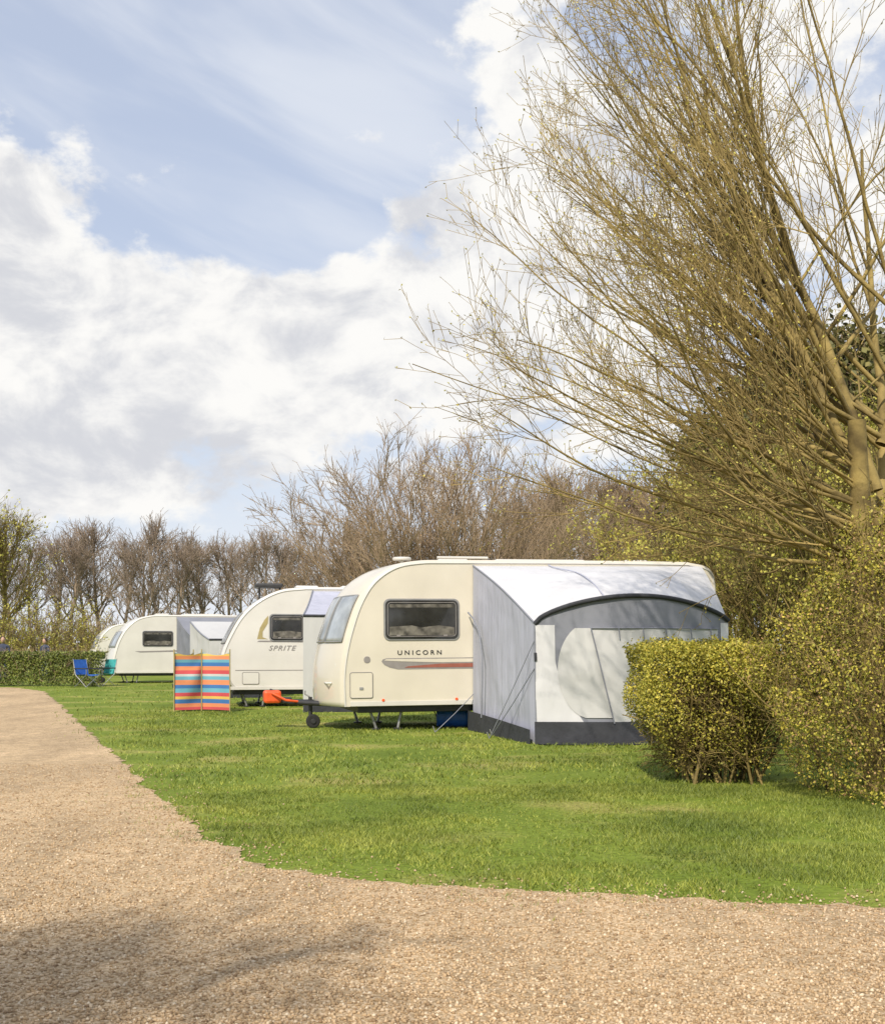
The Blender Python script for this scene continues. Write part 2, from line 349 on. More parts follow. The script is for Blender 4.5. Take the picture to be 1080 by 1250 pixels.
def q2(C,g=0.0):
    x,y,z=C[...,0],C[...,1],C[...,2]
    lf=np.clip((x-2.6)/2.0,0,1)
    return (np.abs((x-4.75)/(2.22+g)))**2.4+((y-10.1)/(1.5+g))**2+((z-.95)/(1.2+.7*lf+g))**2+.12*np.sin(x*5)+.12*np.sin(z*6+y*4)+.08*np.sin(x*13+z*9)
def ins2(C):
    q=q2(C); return (q<1)&(C[:,2]>.03)&(rng.random(len(C))<np.clip((q-.3)*1.4,0.03,1))
e=hedge('spring_bush',ins2,((2.3,8.4,.03),(6.0,11.8,3.0)),100000,2500,.026,M['leafY'],M['bark'],tl=.3,lm2=M['leafB'],cut=-.18)
ns=95
o=np.stack([rng.uniform(3.2,5.5,ns),rng.uniform(9.3,10.9,ns),np.zeros(ns)],1); d=np.stack([(o[:,0]-4.6)*.4,(o[:,1]-10.2)*.4,np.ones(ns)],1)
P,R=grow(o,d,rng.uniform(1.4,2.6,ns),rng.uniform(.012,.02,ns),np.full(ns,.005),9,.1,(0,0,.02)); k=q2(P[:,3:],.25).max(1)<1; P,R=P[k],R[k]; tb=Tubes(); tb.add(P,R,5)
o,d,t,rr=kids(P,R,16,.08,.98,.5,1.1); P2,R2=grow(o,d,rng.uniform(.3,.8,len(o)),np.full(len(o),.005),np.full(len(o),.0028),5,.14,(0,0,.02)); k=q2(P2,.14).max(1)<1; P2,R2=P2[k],R2[k]; tb.add(P2,R2,3)
o,d,t,rr=kids(P2,R2,4,.1,1,.5,1.1); P3,R3=grow(o,d,rng.uniform(.08,.28,len(o)),np.full(len(o),.003),np.full(len(o),.002),2,.15); k=q2(P3,.22).max(1)<1; tb.add(P3[k],R3[k],3)
obj('stems',tb.mesh('bstems',M['bark']),e)
def ins3(C): 
    x,y,z=C.T; return (rng.random(len(C))<np.exp(-np.minimum(y-42,1.17-z)/.2)*1.0)
hedge('clipped_hedge',ins3,((-18,42,.05),(-11.7,43,1.17)),24000,800,.075,M['leafG'],M['btwig'],tl=.3,tr=.008)

# ---------------- ground & road ----------------
s=600
obj('ground',npmesh('ground',[(-s,-60,0),(s,-60,0),(s,s,0),(-s,s,0)],[np.array([[0,1,2,3]])],M['ground']))
edge=[(12,3.2),(6,4.75),gp(1080,1110),gp(880,1100),gp(700,1091),gp(560,1084),gp(400,1072),gp(330,1062),gp(290,1048),gp(255,1022),gp(200,978),gp(150,930),gp(100,885),gp(75,862),gp(55,844),(-14.2,40.6),(-22,41.6),(-45,43)]
edge=np.array(edge)
E=[]
for a,b in zip(edge[:-1],edge[1:]):
    n=max(2,int(np.linalg.norm(b-a)/.05))
    for i in range(n): E.append(a+(b-a)*i/n)
E=np.array(E)
for _ in range(6): E[1:-1]=(E[:-2]+E[2:]+E[1:-1]*2)/4
def jn(p,s,z): return mnoise.noise(Vector((p[0]*s,p[1]*s,z)))
jit=np.array([[jn(p,1.7,0)*.10+jn(p,7,3)*.06+jn(p,19,5)*.05,jn(p,1.7,9)*.10+jn(p,7,13)*.06+jn(p,19,15)*.05] for p in E])
E=E+jit
road=np.concatenate([E,np.array([(-45,36.5),(-21,36),(-8.5,8),(-9,-14),(12,-14)])])
def mkpoly(name,pts,z,m):
    bm=bmesh.new(); vs=[bm.verts.new((p[0],p[1],z)) for p in pts]; f=bm.faces.new(vs)
    bm.normal_update()
    if f.normal.z<0: f.normal_flip()
    bmesh.ops.triangulate(bm,faces=[f]); me=bpy.data.meshes.new(name); bm.to_mesh(me); bm.free(); me.materials.append(m)
    return obj(name,me)
mkpoly('gravel_road',road,.006,M['gravel'])
def inpoly(x,y,poly):
    c=np.zeros(len(x),bool); px,py=poly[:,0],poly[:,1]; n=len(poly); j=n-1
    for i in range(n):
        if py[i]!=py[j]:
            t=((py[i]>y)!=(py[j]>y))&(x<(px[j]-px[i])*(y-py[i])/(py[j]-py[i])+px[i]); c^=t
        j=i
    return c
rc=road[np.r_[0:len(E):3,len(E):len(road)]]
Ed=E[::8]
def edist(X,Y):
    o=np.empty(len(X))
    for i in range(0,len(X),20000):
        o[i:i+20000]=np.sqrt(((X[i:i+20000,None]-Ed[None,:,0])**2+(Y[i:i+20000,None]-Ed[None,:,1])**2).min(1))
    return o
def blades(n,y0,y1,h,w):
    Y=np.sqrt(rng.uniform(y0*y0,y1*y1,n)); X=rng.uniform(-.42,.40,n)*Y
    inn=inpoly(X,Y,rc); dd=edist(X,Y)
    tuft=np.array([mnoise.noise(Vector((a*5,b*5,1))) for a,b in zip(X,Y)])
    k=(~inn&(rng.random(n)<.10+dd/.5+tuft*.9))|(inn&(rng.random(n)<.6*np.exp(-dd/.14)*(tuft>.05)))
    X=X[k];Y=Y[k]; n=len(X)
    den=np.array([mnoise.noise(Vector((a*.8,b*.8,4)))+.6*mnoise.noise(Vector((a*3.3,b*3.3,8))) for a,b in zip(X,Y)])
    k=rng.random(n)<np.clip(.74+den*1.6,.14,1); X=X[k];Y=Y[k];den=den[k];n=len(X)
    a=rng.uniform(0,2*math.pi,n); hh=h*rng.uniform(.5,1.25,n)*(1+.6*den); ww=w*rng.uniform(.6,1.2,n)
    lx=rng.normal(0,.6,n)*hh; ly=rng.normal(0,.6,n)*hh
    B=np.stack([X,Y,np.zeros(n)],1); wv=np.stack([np.cos(a)*ww,np.sin(a)*ww,np.zeros(n)],1)
    return np.stack([B-wv,B+wv,B+np.stack([lx,ly,hh],1)],1).reshape(-1,3)
V=np.concatenate([blades(240000,5.3,11,.024,.0035),blades(115000,11,24,.034,.007),blades(22000,24,48,.04,.014)])
obj('grass',npmesh('grass',V,[np.arange(len(V)).reshape(-1,3)],M['blade']))
def pebbles(n,y0,y1,sz,fall):
    Y=y0+rng.uniform(0,1,n)**fall*(y1-y0); X=rng.uniform(-.40,.40,n)*Y
    inn=inpoly(X,Y,rc); dd=edist(X,Y); k=inn|(rng.random(n)<.6*np.exp(-dd/.14)); X=X[k];Y=Y[k]; n=len(X)
    s=sz*rng.uniform(.4,1.3,n)**1.6
    base=np.array([(1,0,0),(0,1,0),(-1,0,0),(0,-1,0),(0,0,.75),(0,0,-.6)])
    b=base[None]*rng.uniform(.6,1.2,(n,6,1)); a=rng.uniform(0,6.28,n); c,sn=np.cos(a),np.sin(a)
    v=np.stack([b[:,:,0]*c[:,None]-b[:,:,1]*sn[:,None],b[:,:,0]*sn[:,None]+b[:,:,1]*c[:,None],b[:,:,2]],2)*s[:,None,None]
    v+=np.stack([X,Y,.006+s*.2],1)[:,None]
    f=np.array([(0,1,4),(1,2,4),(2,3,4),(3,0,4),(1,0,5),(2,1,5),(3,2,5),(0,3,5)])
    return v.reshape(-1,3),(np.arange(n)[:,None,None]*6+f[None]).reshape(-1,3)
v1,f1=pebbles(95000,3.6,13,.0078,1.7)
obj('gravel',npmesh('gravel',v1,[f1],M['peb']))

# ---------------- caravans ----------------
def catmull(pts,sub=6):
    p=np.array(pts,float); out=[]
    q=np.vstack([2*p[0]-p[1],p,2*p[-1]-p[-2]])
    for i in range(1,len(q)-2):
        for t in np.linspace(0,1,sub,endpoint=False):
            out.append(.5*((2*q[i])+(-q[i-1]+q[i+1])*t+(2*q[i-1]-5*q[i]+4*q[i+1]-q[i+2])*t*t+(-q[i-1]+3*q[i]-3*q[i+1]+q[i+2])*t**3))
    out.append(p[-1]); return np.array(out)
def rrect(x0,z0,x1,z1,r,seg=5):
    pts=[]
    for cx,cz,a0 in ((x1-r,z1-r,0),(x0+r,z1-r,90),(x0+r,z0+r,180),(x1-r,z0+r,270)):
        for i in range(seg+1):
            a=math.radians(a0+90*i/seg); pts.append((cx+r*math.cos(a),cz+r*math.sin(a)))
    return pts
def plate(name,pts,y,th,m,parent,bevel=.004):
    n=len(pts); V=[(p[0],y,p[1]) for p in pts]+[(p[0],y-th,p[1]) for p in pts]
    Fc=[tuple(range(n)),tuple(range(2*n-1,n-1,-1))]+[(i,n+i,n+(i+1)%n,(i+1)%n) for i in range(n)]
    o=pyobj(name,V,Fc,m,parent,bevel=bevel)
    bm=bmesh.new(); bm.from_mesh(o.data); bmesh.ops.recalc_face_normals(bm,faces=bm.faces); bm.to_mesh(o.data); bm.free(); return o
def text(name,s,size,x,z,m,parent,sp=1.0,shear=0,sx=1):
    c=bpy.data.curves.new(name,'FONT'); c.body=s; c.size=size; c.space_character=sp; c.shear=shear; c.extrude=.002; c.offset=.001; c.materials.append(m)
    o=bpy.data.objects.new(name,c); link(o); o.parent=parent; o.location=(x,-.006,z); o.rotation_euler=(math.pi/2,0,0); o.scale=(sx,1,1); return o
def caravan(loc,theta,L,front,top,bodym,W=2.26,bulge=.14,pitch=0,fw=(1.45,2.1),zb=.37,hx=-.85):
    e=empty('touring_caravan',(*loc,0),theta); e.rotation_euler=(0,pitch,theta)
    fr=catmull(front,6)
    rear=catmull([(L-.5,top),(L-.12,top-.10),(L,top-.42),(L-.03,1.2),(L-.06,zb)],6)
    roof=np.array([(x,top+.01*math.sin((x-front[-1][0])/(L-front[-1][0])*3.14)) for x in np.linspace(front[-1][0],L-.5,8)[1:-1]])
    prof=np.vstack([fr,roof,rear]); n=len(prof)
    nx=np.roll(prof,-1,0)-np.roll(prof,1,0); nx[0]=prof[1]-prof[0]; nx[-1]=prof[-1]-prof[-2]
    nr=np.stack([-nx[:,1],nx[:,0]],1); nr/=np.linalg.norm(nr,axis=1,keepdims=True)
    w=np.clip(1-prof[:,0]/1.3,0,1)**.7*(prof[:,0]<2)
    def surf(y,inset=0,out=0):
        s=(2*y/W-1); p=prof-nr*inset+nr*out; x=p[:,0]-bulge*(1-s*s)*w
        return np.stack([x,np.full(n,y),p[:,1]],1)
    r=.055; st=[]
    for a in (0,25,50,70,90): st.append((r*(1-math.cos(math.radians(a))),r*(1-math.sin(math.radians(a)))))
    mid=[(y,0) for y in np.linspace(r,W-r,12)[1:-1]]
    st=st+mid+[(W-y,i) for y,i in reversed(st)]
    rows=[surf(y,i) for y,i in st]; V=np.vstack(rows); K=len(rows)
    Fc=[]
    for k in range(K-1):
        for i in range(n-1): Fc.append((k*n+i,k*n+i+1,(k+1)*n+i+1,(k+1)*n+i))
        Fc.append((k*n+n-1,k*n,(k+1)*n,(k+1)*n+n-1))
    Fc.append(tuple(range(n))[::-1]); Fc.append(tuple((K-1)*n+i for i in range(n)))
    o=pyobj('body',V,Fc,bodym,e)
    bm=bmesh.new(); bm.from_mesh(o.data); bmesh.ops.recalc_face_normals(bm,faces=bm.faces)
    for f in bm.faces: f.smooth=len(f.verts)==4
    bm.to_mesh(o.data); bm.free()
    for yy,nm in ((-.002,'awning_rail'),(W+.002,'awning_rail_far')):
        q=prof-nr*.05; tube(nm,[(p[0],yy,p[1]) for p in q],.013,M['trim'],e)
    box('skirt_rail',.12,L-.1,-.014,-.001,zb+.005,zb+.075,M['trim'],e,.004)
    box('floor_chassis',.25,L-.3,.1,W-.1,zb-.1,zb-.004,M['dgrey'],e,.01)
    zz=prof[:,1]; idx=[i for i in range(len(fr)) if fw[0]<=zz[i]<=fw[1]]
    for j,(ya,yb) in enumerate(((.10,.70),(.76,1.5),(1.56,2.16))):
        rows=[surf(y,0,.014) for y in np.linspace(ya,yb,6)]; V=[];Fq=[]
        for rw in rows: V+= [tuple(rw[i]) for i in idx]
        m_=len(idx)
        for a in range(5):
            for b in range(m_-1): Fq.append((a*m_+b,a*m_+b+1,(a+1)*m_+b+1,(a+1)*m_+b))
        w_=pyobj('front_window_%d'%j,V,Fq,M['glass2'],e,smooth=True)
        sm=w_.modifiers.new('s','SOLIDIFY'); sm.thickness=.02; sm.offset=0
        ring=[tuple(rows[0][i]) for i in idx]+[tuple(rows[k][idx[-1]]) for k in range(1,6)]+[tuple(rows[-1][i]) for i in reversed(idx[:-1])]+[tuple(rows[k][idx[0]]) for k in range(4,0,-1)]
        tube('front_window_frame_%d'%j,ring,.013,M['grey'],e,True)
    cx=L*.56
    for yy,nm in ((.12,'near'),(W-.12,'far')):
        cyl('wheel_'+nm,(cx,yy,.33),.33,.2,'y',M['rubber'],e,bevel=.03); cyl('hub_'+nm,(cx,yy-(.11 if nm=='near' else -.11),.33),.2,.03,'y',M['steel'],e,bevel=.01)
    arch=[(cx-.42,zb+.003)]+[(cx+.42*math.cos(math.radians(a)),zb+.05+.36*math.sin(math.radians(a))) for a in range(180,-1,-15)]+[(cx+.42,zb+.003)]
    plate('wheel_arch',arch,-.016,.02,M['dgrey'],e)
    for x in (.45,.95,L-.5):
        for y in (.25,W-.25):
            tube('steady_leg',[(x,y,zb-.05),(x+.10*(1 if x<.8 else -.6),y,.03)],.022,M['steel'],e); cyl('steady_foot',(x+.10*(1 if x<.8 else -.6),y,.015),.07,.03,'z',M['dgrey'],e,16,.005)
    yc=W/2
    for y in (yc-.75,yc+.75):
        tube('a_frame_arm',[(.5,y,zb+.02),(-.1,yc+(y-yc)*.55,zb+.02),(hx+.15,yc,zb+.04)],.04,M['dgrey'],e)
    box('coupling_head',hx-.18,hx+.22,yc-.05,yc+.05,zb+.02,zb+.12,M['dgrey'],e,.02)
    tube('hitch_handle',[(hx+.05,yc,zb+.12),(hx+.0,yc,zb+.20),(hx-.12,yc,zb+.24)],.018,M['dgrey'],e)
    tube('jockey_post',[(hx+.5,yc-.1,zb+.12),(hx+.5,yc-.1,.16)],.03,M['dgrey'],e); tube('jockey_handle',[(hx+.5,yc-.1,zb+.12),(hx+.42,yc-.1,zb+.16),(hx+.42,yc-.1,zb+.22)],.012,M['steel'],e)
    cyl('jockey_wheel',(hx+.54,yc-.1,.11),.11,.08,'y',M['rubber'],e,bevel=.02); cyl('jockey_hub',(hx+.54,yc-.148,.11),.04,.02,'y',M['dgrey'],e,16,.004)
    def vent(x,y,a,b,h,m):
        box('roof_vent',x-a,x+a,y-b,y+b,top+.006,top+h,m,e,.03)
    vent(1.9,1.0,.25,.25,.07,M['trim']); vent(L*.55,1.1,.75,.42,.07,M['trim']); vent(L-1.0,1.1,.2,.2,.09,M['trim'])
    return e,surf,prof
th=math.radians(13)
loc1=(wp(418,18.3),18.3)
f1=[(.0,.37),(-.01,.8),(.04,1.2),(.15,1.62),(.29,1.98),(.50,2.28),(.82,2.49),(1.2,2.565),(1.6,2.575)]
c1,s1,p1=caravan(loc1,th,6.05,f1,2.575,M['cream'],pitch=math.radians(-.5),bulge=.27,fw=(1.3,2.05))
def side_window(e,x0,x1,z0,z1):
    plate('side_window_frame',rrect(x0-.025,z0-.025,x1+.025,z1+.025,.09),-.001,.016,M['grey'],e)
    plate('side_window',rrect(x0,z0,x1,z1,.075),-.018,.012,M['glass'],e,.006)
    plate('cushions_behind_glass',[(x0+.06,z0+.05),(x1-.06,z0+.05),(x1-.06,z0+.17),(x1-.3,z0+.2),(x0+.55,z0+.17),(x0+.4,z0+.2),(x0+.06,z0+.18)],-.0305,.002,M['curtain'],e,0)
    plate('blind_behind_glass',rrect(x0+.06,z1-.11,x1-.06,z1-.06,.02),-.0305,.002,M['curtain'],e,0)
    tube('window_seal',[(p[0],-.031,p[1]) for p in rrect(x0+.035,z0+.035,x1-.035,z1-.035,.05)],.005,M['decalgrey'],e,True)
    for xx in (x0+.2,x1-.2): box('window_catch',xx-.03,xx+.03,-.04,-.031,z0+.03,z0+.06,M['decalgrey'],e,.003)
side_window(c1,.66,1.78,1.38,1.96)
text('lettering','UNICORN',.095,.84,1.14,M['dgrey'],c1,1.55,0,1.15)
def poly(name,pts,y,m,e): return plate(name,pts,y,.003,m,e,0)
poly('side_stripe_grey',[(.60,1.04),(.62,1.075),(.68,1.09),(3.6,1.09),(3.6,.92),(.85,.92),(.72,.95),(.64,.99)],-.001,M['decalgrey'],c1)
poly('side_stripe_cream',[(.64,1.055),(.67,1.075),(3.5,1.075),(3.5,1.03),(1.5,1.02),(.9,1.04)],-.005,M['cream'],c1)
poly('side_stripe_red',[(1.0,.965),(1.5,1.0),(3.5,1.015),(3.5,.945),(.95,.945)],-.005,M['red'],c1)
plate('gas_locker_door',rrect(.12,.50,.46,.88,.03),-.001,.010,M['cream'],c1)
tube('locker_seal',[(p[0],-.010,p[1]) for p in rrect(.12,.50,.46,.88,.03)],.006,M['decalgrey'],c1,True)
box('locker_handle',.26,.32,-.022,-.012,.62,.66,M['grey'],c1,.004)
cyl('marker_lamp',(.62,-.012,.46),.022,.02,'y',M['orange'],c1,14,.004); cyl('marker_lamp_rear',(1.75,-.012,.46),.022,.02,'y',M['orange'],c1,14,.004)
plate('badge',rrect(.33,1.02,.43,1.12,.045),-.001,.006,M['decalgrey'],c1)
for y in (.22,2.04): cyl('front_marker',(-.05,y,.98),.05,.05,'x',M['trim'],c1,16,.01)
tube('front_grab_handle',[(-.12,.25,.72),(-.19,.27,.72),(-.19,.5,.72),(-.14,.52,.72)],.015,M['trim'],c1)
cyl('television_aerial_dish',(1.1,.9,2.65),.15,.05,'z',M['trim'],c1,24,.02); cyl('television_aerial_post',(1.1,.9,2.59),.03,.10,'z',M['trim'],c1)
tube('roof_rail',[(1.5,.15,2.62),(2.3,.15,2.62)],.02,M['trim'],c1)
box('hitch_lock',-1.07,-.80,1.0,1.26,.40,.60,M['orange'],c1,.04); tube('hitch_strap',[(-.95,.98,.56),(-.75,.9,.45),(-.55,1.0,.42)],.02,M['orange'],c1)
wc=empty('water_container',(wp(552,19.4),19.4,0)); cyl('barrel',(0,0,.17),.17,.5,'x',M['blue'],wc,24,.04); cyl('cap',(.26,0,.17),.05,.04,'x',M['trim'],wc,16); tube('tow_handle',[(-.25,0,.17),(-.3,-.1,.3),(.3,-.1,.3),(.25,0,.17)],.01,M['steel'],wc)

# --- awning 1
ca,sa=math.cos(th),math.sin(th)
def cw(x,y,z,loc=loc1): return np.array([loc[0]+x*ca-y*sa,loc[1]+x*sa+y*ca,z])
def grid(name,fn,nu,nv,m,parent,wr=.012,seed=0,dirn=None,fade=True):
    V=[];Fc=[]
    for i in range(nu+1):
        for j in range(nv+1):
            p=np.array(fn(i/nu,j/nv),float); q=Vector(p*1.6)+Vector((seed,0,0))
            if not fade: q=Vector((p[0]*2.0+seed,0,p[2]*1.4))
            ed=min(1,6*min(i/nu,1-i/nu,j/nv,1-j/nv)) if fade else 1
            d=mnoise.noise(q)*wr*2+mnoise.noise(q*2.7)*wr*.6
            if dirn:
                t=(i/nu)*dirn[0]+(j/nv)*dirn[1]; w_=.5+.5*math.cos(2*math.pi*(t+.45*mnoise.noise(q*.8))); d+=wr*1.3*w_**3*max(0,.5+1.2*mnoise.noise(q*.9+Vector((7,7,7))))
            V.append(p+(np.array([d*.6,-d,d*.5])*ed if fade else np.array([0,-d,0])))
    for i in range(nu):
        for j in range(nv):
            a=i*(nv+1)+j; Fc.append((a,a+nv+1,a+nv+2,a+1))
    return pyobj(name,V,Fc,m,parent,smooth=True)
aw=empty('porch_awning')
FL=np.array([wp(652,15.95),15.95]); FRt=FL+2.72*np.array([ca,sa])
def arch(u):
    u=min(1,max(0,u)); return 1.56+.34*math.sin(math.pi*u**.9)**.7+.05*u
def rail(u): return cw(2.0+u*3.75,-.02,2.50+.05*u)
def front(u,z,out=0):
    b=FL+(FRt-FL)*u; n=np.array([sa,-ca]); lean=(1.6-z)*.05
    p=b+n*(out+lean+.30*math.sin(math.pi*min(1,max(0,u)))); return np.array([p[0],p[1],z])
def roofn(u,v):
    a=rail(u); b=front(u,arch(u)); p=a*(1-v)+b*v; s_=math.sin(math.pi*u)
    p[2]+=.05*math.sin(math.pi*v)*(1-s_); p[2]+=.24*math.sin(math.pi*v)*s_*v; return p
grid('roof_panel',roofn,56,40,M['fabW'],aw,.020,0,(7,2))
def side(u,v,uu):
    a=cw(2.0 if uu==0 else 5.75,-.02,0); zt=2.50 if uu==0 else 2.55
    zb_=zt*(1-u)+arch(uu)*u+.05*math.sin(math.pi*u); z=v*zb_; bb=front(uu,z); p=a*(1-u)+bb*u; return (p[0],p[1],z)
grid('left_side_panel',lambda u,v:side(u,v,0),56,56,M['fabB'],aw,.034,5,(4,-1.6))
grid('right_side_panel',lambda u,v:side(u,v,1),14,14,M['fabB'],aw,.02,9)
grid('front_panel',lambda u,v:front(u,v*arch(u)),60,40,M['fabG'],aw,.013,3,fade=False)
def patch(name,uzl,uzr,m,out,z0,z1,n=40,nu=30):
    def fn(u,v):
        z=z0+(z1-z0)*v; uu=uzl(z)*(1-u)+uzr(z)*u; return front(uu,z,out)
    return grid(name,fn,nu,n,m,aw,.013,3,fade=False)
patch('white_corner_panel',lambda z:.0,lambda z:.09+.17*max(0,(1.1-z)/1.0)**1.5,M['fabW'],.008,.24,1.54)
patch('curved_side_window',lambda z:.25-.15*math.sqrt(max(0,1-((z-.95)/.62)**2)),lambda z:.30+.08*(1.5-z)/1.2,M['fabL'],.015,.34,1.5)
patch('door_panel',lambda z:.25+.10*(1.5-z)/1.2,lambda z:.93,M['fabL'],.022,.27,1.5)
patch('right_corner_panel',lambda z:.95,lambda z:1.,M['fabW'],.010,.24,1.58)
patch('mud_skirt_front',lambda z:-.01,lambda z:1.01,M['fabK'],.030,.0,.29,6,60)
grid('mud_skirt_left',lambda u,v:np.array(side(u,v*.12,0))+np.array([-.08,-.02,0]),14,3,M['fabK'],aw,.012,5)
grid('mud_flap',lambda u,v:front(u,.012,.04+.16*v),20,3,M['fabK'],aw,.004,5)
tube('arch_pole_sleeve',[front(u,arch(u)+.0,.02) for u in np.linspace(0,1,40)],.030,M['fabK'],aw)
tube('corner_seam',[front(0,z,.01) for z in np.linspace(.02,1.56,10)],.012,M['fabG'],aw)
tube('roof_seam',[roofn(0.0,v)+np.array([0,0,.006]) for v in np.linspace(0,1,14)],.012,M['fabG'],aw)
tube('roof_seam_mid',[roofn(.32,v)+np.array([0,0,.02]) for v in np.linspace(0,1,14)],.010,M['fabB'],aw)
tube('door_zip',[front(.25+.10*(1.5-z)/1.2,z,.044) for z in np.linspace(.27,1.5,12)],.009,M['fabG'],aw)
tube('door_zip_top',[front(u,1.5,.036) for u in np.linspace(.25,.93,20)],.009,M['fabG'],aw)
for u in (.38,.5,.62,.76,.88): tube('blind_strap',[front(u,1.5,.045),front(u+.005,1.36,.045)],.008,M['fabG'],aw)
pts=[np.array(side(u,v,0))+np.array([-.09,-.01,0]) for u,v in ((.02,.72),(.12,.70),(.22,.64),(.28,.5),(.28,.3),(.26,.1))]; tube('side_door_zip',pts,.012,M['fabG'],aw)
for a_,b_ in ((front(0,1.35),np.array([wp(596,16.9),16.6,0.02])),(front(0,1.0,.02),np.array([wp(600,17.3),17.2,.02])),(cw(2.0,-.05,.55),np.array([wp(531,18.0),17.9,.02]))):
    tube('guy_rope',[a_,(a_+b_)/2-np.array([0,0,.015]),b_],.006,M['fabG'],aw); tube('peg',[b_,b_+np.array([-.03,0,.09])],.008,M['steel'],aw)
tube('window_strap',[front(0,1.18,.02),front(0,1.08,.03)],.02,M['fabK'],aw)

# --- caravan 2
loc2=(wp(270,26.2),26.2)
f2=[(.28,.37),(.12,.62),(.02,.95),(.02,1.15),(.16,1.50),(.42,1.95),(.78,2.29),(1.25,2.52),(1.8,2.59)]
c2,s2,p2=caravan(loc2,math.radians(11.5),6.2,f2,2.59,M['white'],bulge=.06,fw=(1.35,2.05))
side_window(c2,1.04,1.76,1.44,1.98)
poly('swoosh_gold',[(.76,1.46),(.82,1.7),(.92,1.88),(1.0,1.97),(.99,1.8),(.88,1.62),(.88,1.5),(.99,1.46)],-.001,M['gold'],c2)
poly('swoosh_dark',[(1.82,1.46),(1.84,1.98),(1.9,1.9),(1.92,1.6),(1.9,1.46)],-.001,M['decalgrey'],c2)
poly('swoosh_line',[(.76,1.40),(.80,1.43),(1.9,1.43),(1.9,1.39)],-.001,M['decalgrey'],c2)
text('lettering','SPRITE',.15,1.0,1.22,M['decalgrey'],c2,1.2,.35,1.1)
poly('side_crease',[(.30,.80),(3,.80),(3,.785),(.30,.785)],-.001,M['decalgrey'],c2)
plate('gas_locker_door',rrect(.45,.5,.8,.75,.03),-.001,.01,M['white'],c2); tube('locker_seal',[(p[0],-.01,p[1]) for p in rrect(.45,.5,.8,.75,.03)],.006,M['decalgrey'],c2,True)
box('open_roof_hatch',.75,1.35,.5,1.1,2.60,2.69,M['dgrey'],c2,.03); tube('hatch_stay',[(.85,.8,2.3),(.85,.8,2.64)],.02,M['dgrey'],c2); tube('hatch_stay',[(1.3,.8,2.5),(1.3,.8,2.64)],.02,M['dgrey'],c2)
def small_awning(name,loc,theta,x0,x1,dep,zt,zf,tm,ms_,inl=.25):
    e=empty(name,(*loc,0),theta)
    A=lambda u,v:(x0+(x1-x0)*u+v*(inl*(1-u)-.25*u),-.03-dep*v,zt+(zf-zt)*v-.05*math.sin(math.pi*v))
    grid('roof_panel',A,16,12,tm,e,.02)
    def S(u,v,k): p=A(k,u); return (p[0],p[1],p[2]*v)
    grid('left_side_panel',lambda u,v:S(u,v,0),26,26,ms_,e,.05,2,(3,-1)); grid('right_side_panel',lambda u,v:S(u,v,1),8,8,ms_,e,.02,3)
    grid('front_panel',lambda u,v:(A(u,1)[0],A(u,1)[1],A(u,1)[2]*v),16,12,M['fabL'],e,.02,4)
    tube('roof_edge',[A(0,v) for v in np.linspace(0,1,8)],.02,M['fabG'],e); tube('arch',[A(u,1) for u in np.linspace(0,1,8)],.025,M['fabK'],e)
    grid('mud_skirt',lambda u,v:(A(u,1)[0],A(u,1)[1]-.02,.2*v),12,2,M['fabK'],e,.01,4)
    return e
small_awning('porch_awning',loc2,math.radians(11.5),1.95,5.2,2.4,2.5,1.9,M['fabB'],M['fabB'],-.42)
loc3=(wp(138,46),46)
f3=[(.1,.37),(.0,.7),(.06,1.1),(.22,1.6),(.5,2.08),(.9,2.42),(1.4,2.56),(1.8,2.58)]
t3=math.radians(19)
c3,_,_=caravan(loc3,t3,6.3,f3,2.58,M['white'],bulge=.2,fw=(1.3,2.0))
side_window(c3,1.1,2.2,1.4,1.95); poly('stripe',[(.8,1.2),(3,1.26),(3,1.2),(1,1.15)],-.001,M['decalgrey'],c3)
small_awning('porch_awning',loc3,t3,2.35,5.6,2.2,2.5,1.75,M['fabG'],M['fabG'])
loc4=(wp(114,60),60)
c4,_,_=caravan(loc4,t3,6.3,f3,2.58,M['white'],bulge=.2,fw=(1.3,2.0)); side_window(c4,1.1,2.2,1.4,1.95)
small_awning('porch_awning',(wp(232,33),33),t3,0,2.0,1.8,2.0,1.5,M['fabL'],M['fabL'])

# ---------------- windbreak ----------------
wb=empty('windbreak')
def stripes():
    m=bpy.data.materials.new('striped_canvas'); m.use_nodes=True; N=m.node_tree.nodes; Lk=m.node_tree.links; b=N['Principled BSDF']; b.inputs['Roughness'].default_value=.85
    tc=N.new('ShaderNodeTexCoord'); s_=N.new('ShaderNodeSeparateXYZ'); Lk.new(tc.outputs['Object'],s_.inputs[0]); mr=N.new('ShaderNodeMath'); mr.operation='DIVIDE'; mr.inputs[1].default_value=1.2; Lk.new(s_.outputs[2],mr.inputs[0])
    r=N.new('ShaderNodeValToRGB'); r.color_ramp.interpolation='CONSTANT'; e=r.color_ramp.elements
    O=(.70,.26,.12);B=(.05,.17,.42);C=(.14,.38,.48);R=(.56,.08,.09);Yl=(.68,.46,.11);Wt=(.5,.52,.5)
    seq=[(0,R),(.07,O),(.13,B),(.20,Yl),(.25,R),(.31,C),(.38,B),(.44,O),(.52,C),(.58,Wt),(.62,R),(.68,O),(.75,B),(.81,C),(.86,O),(.92,Yl),(.96,C)]
    e[0].position=0; e[0].color=(*seq[0][1],1); e[1].position=seq[1][0]; e[1].color=(*seq[1][1],1)
    for p,c in seq[2:]: x=e.new(p); x.color=(*c,1)
    Lk.new(mr.outputs[0],r.inputs[0]); Lk.new(r.outputs[0],b.inputs['Base Color'])
    return m
SM=stripes()
wpts=[(wp(213,24.6)-.1,27.0),(wp(213,24.4),24.4),(wp(246,24.7),24.75),(wp(281,24.3),24.3)]
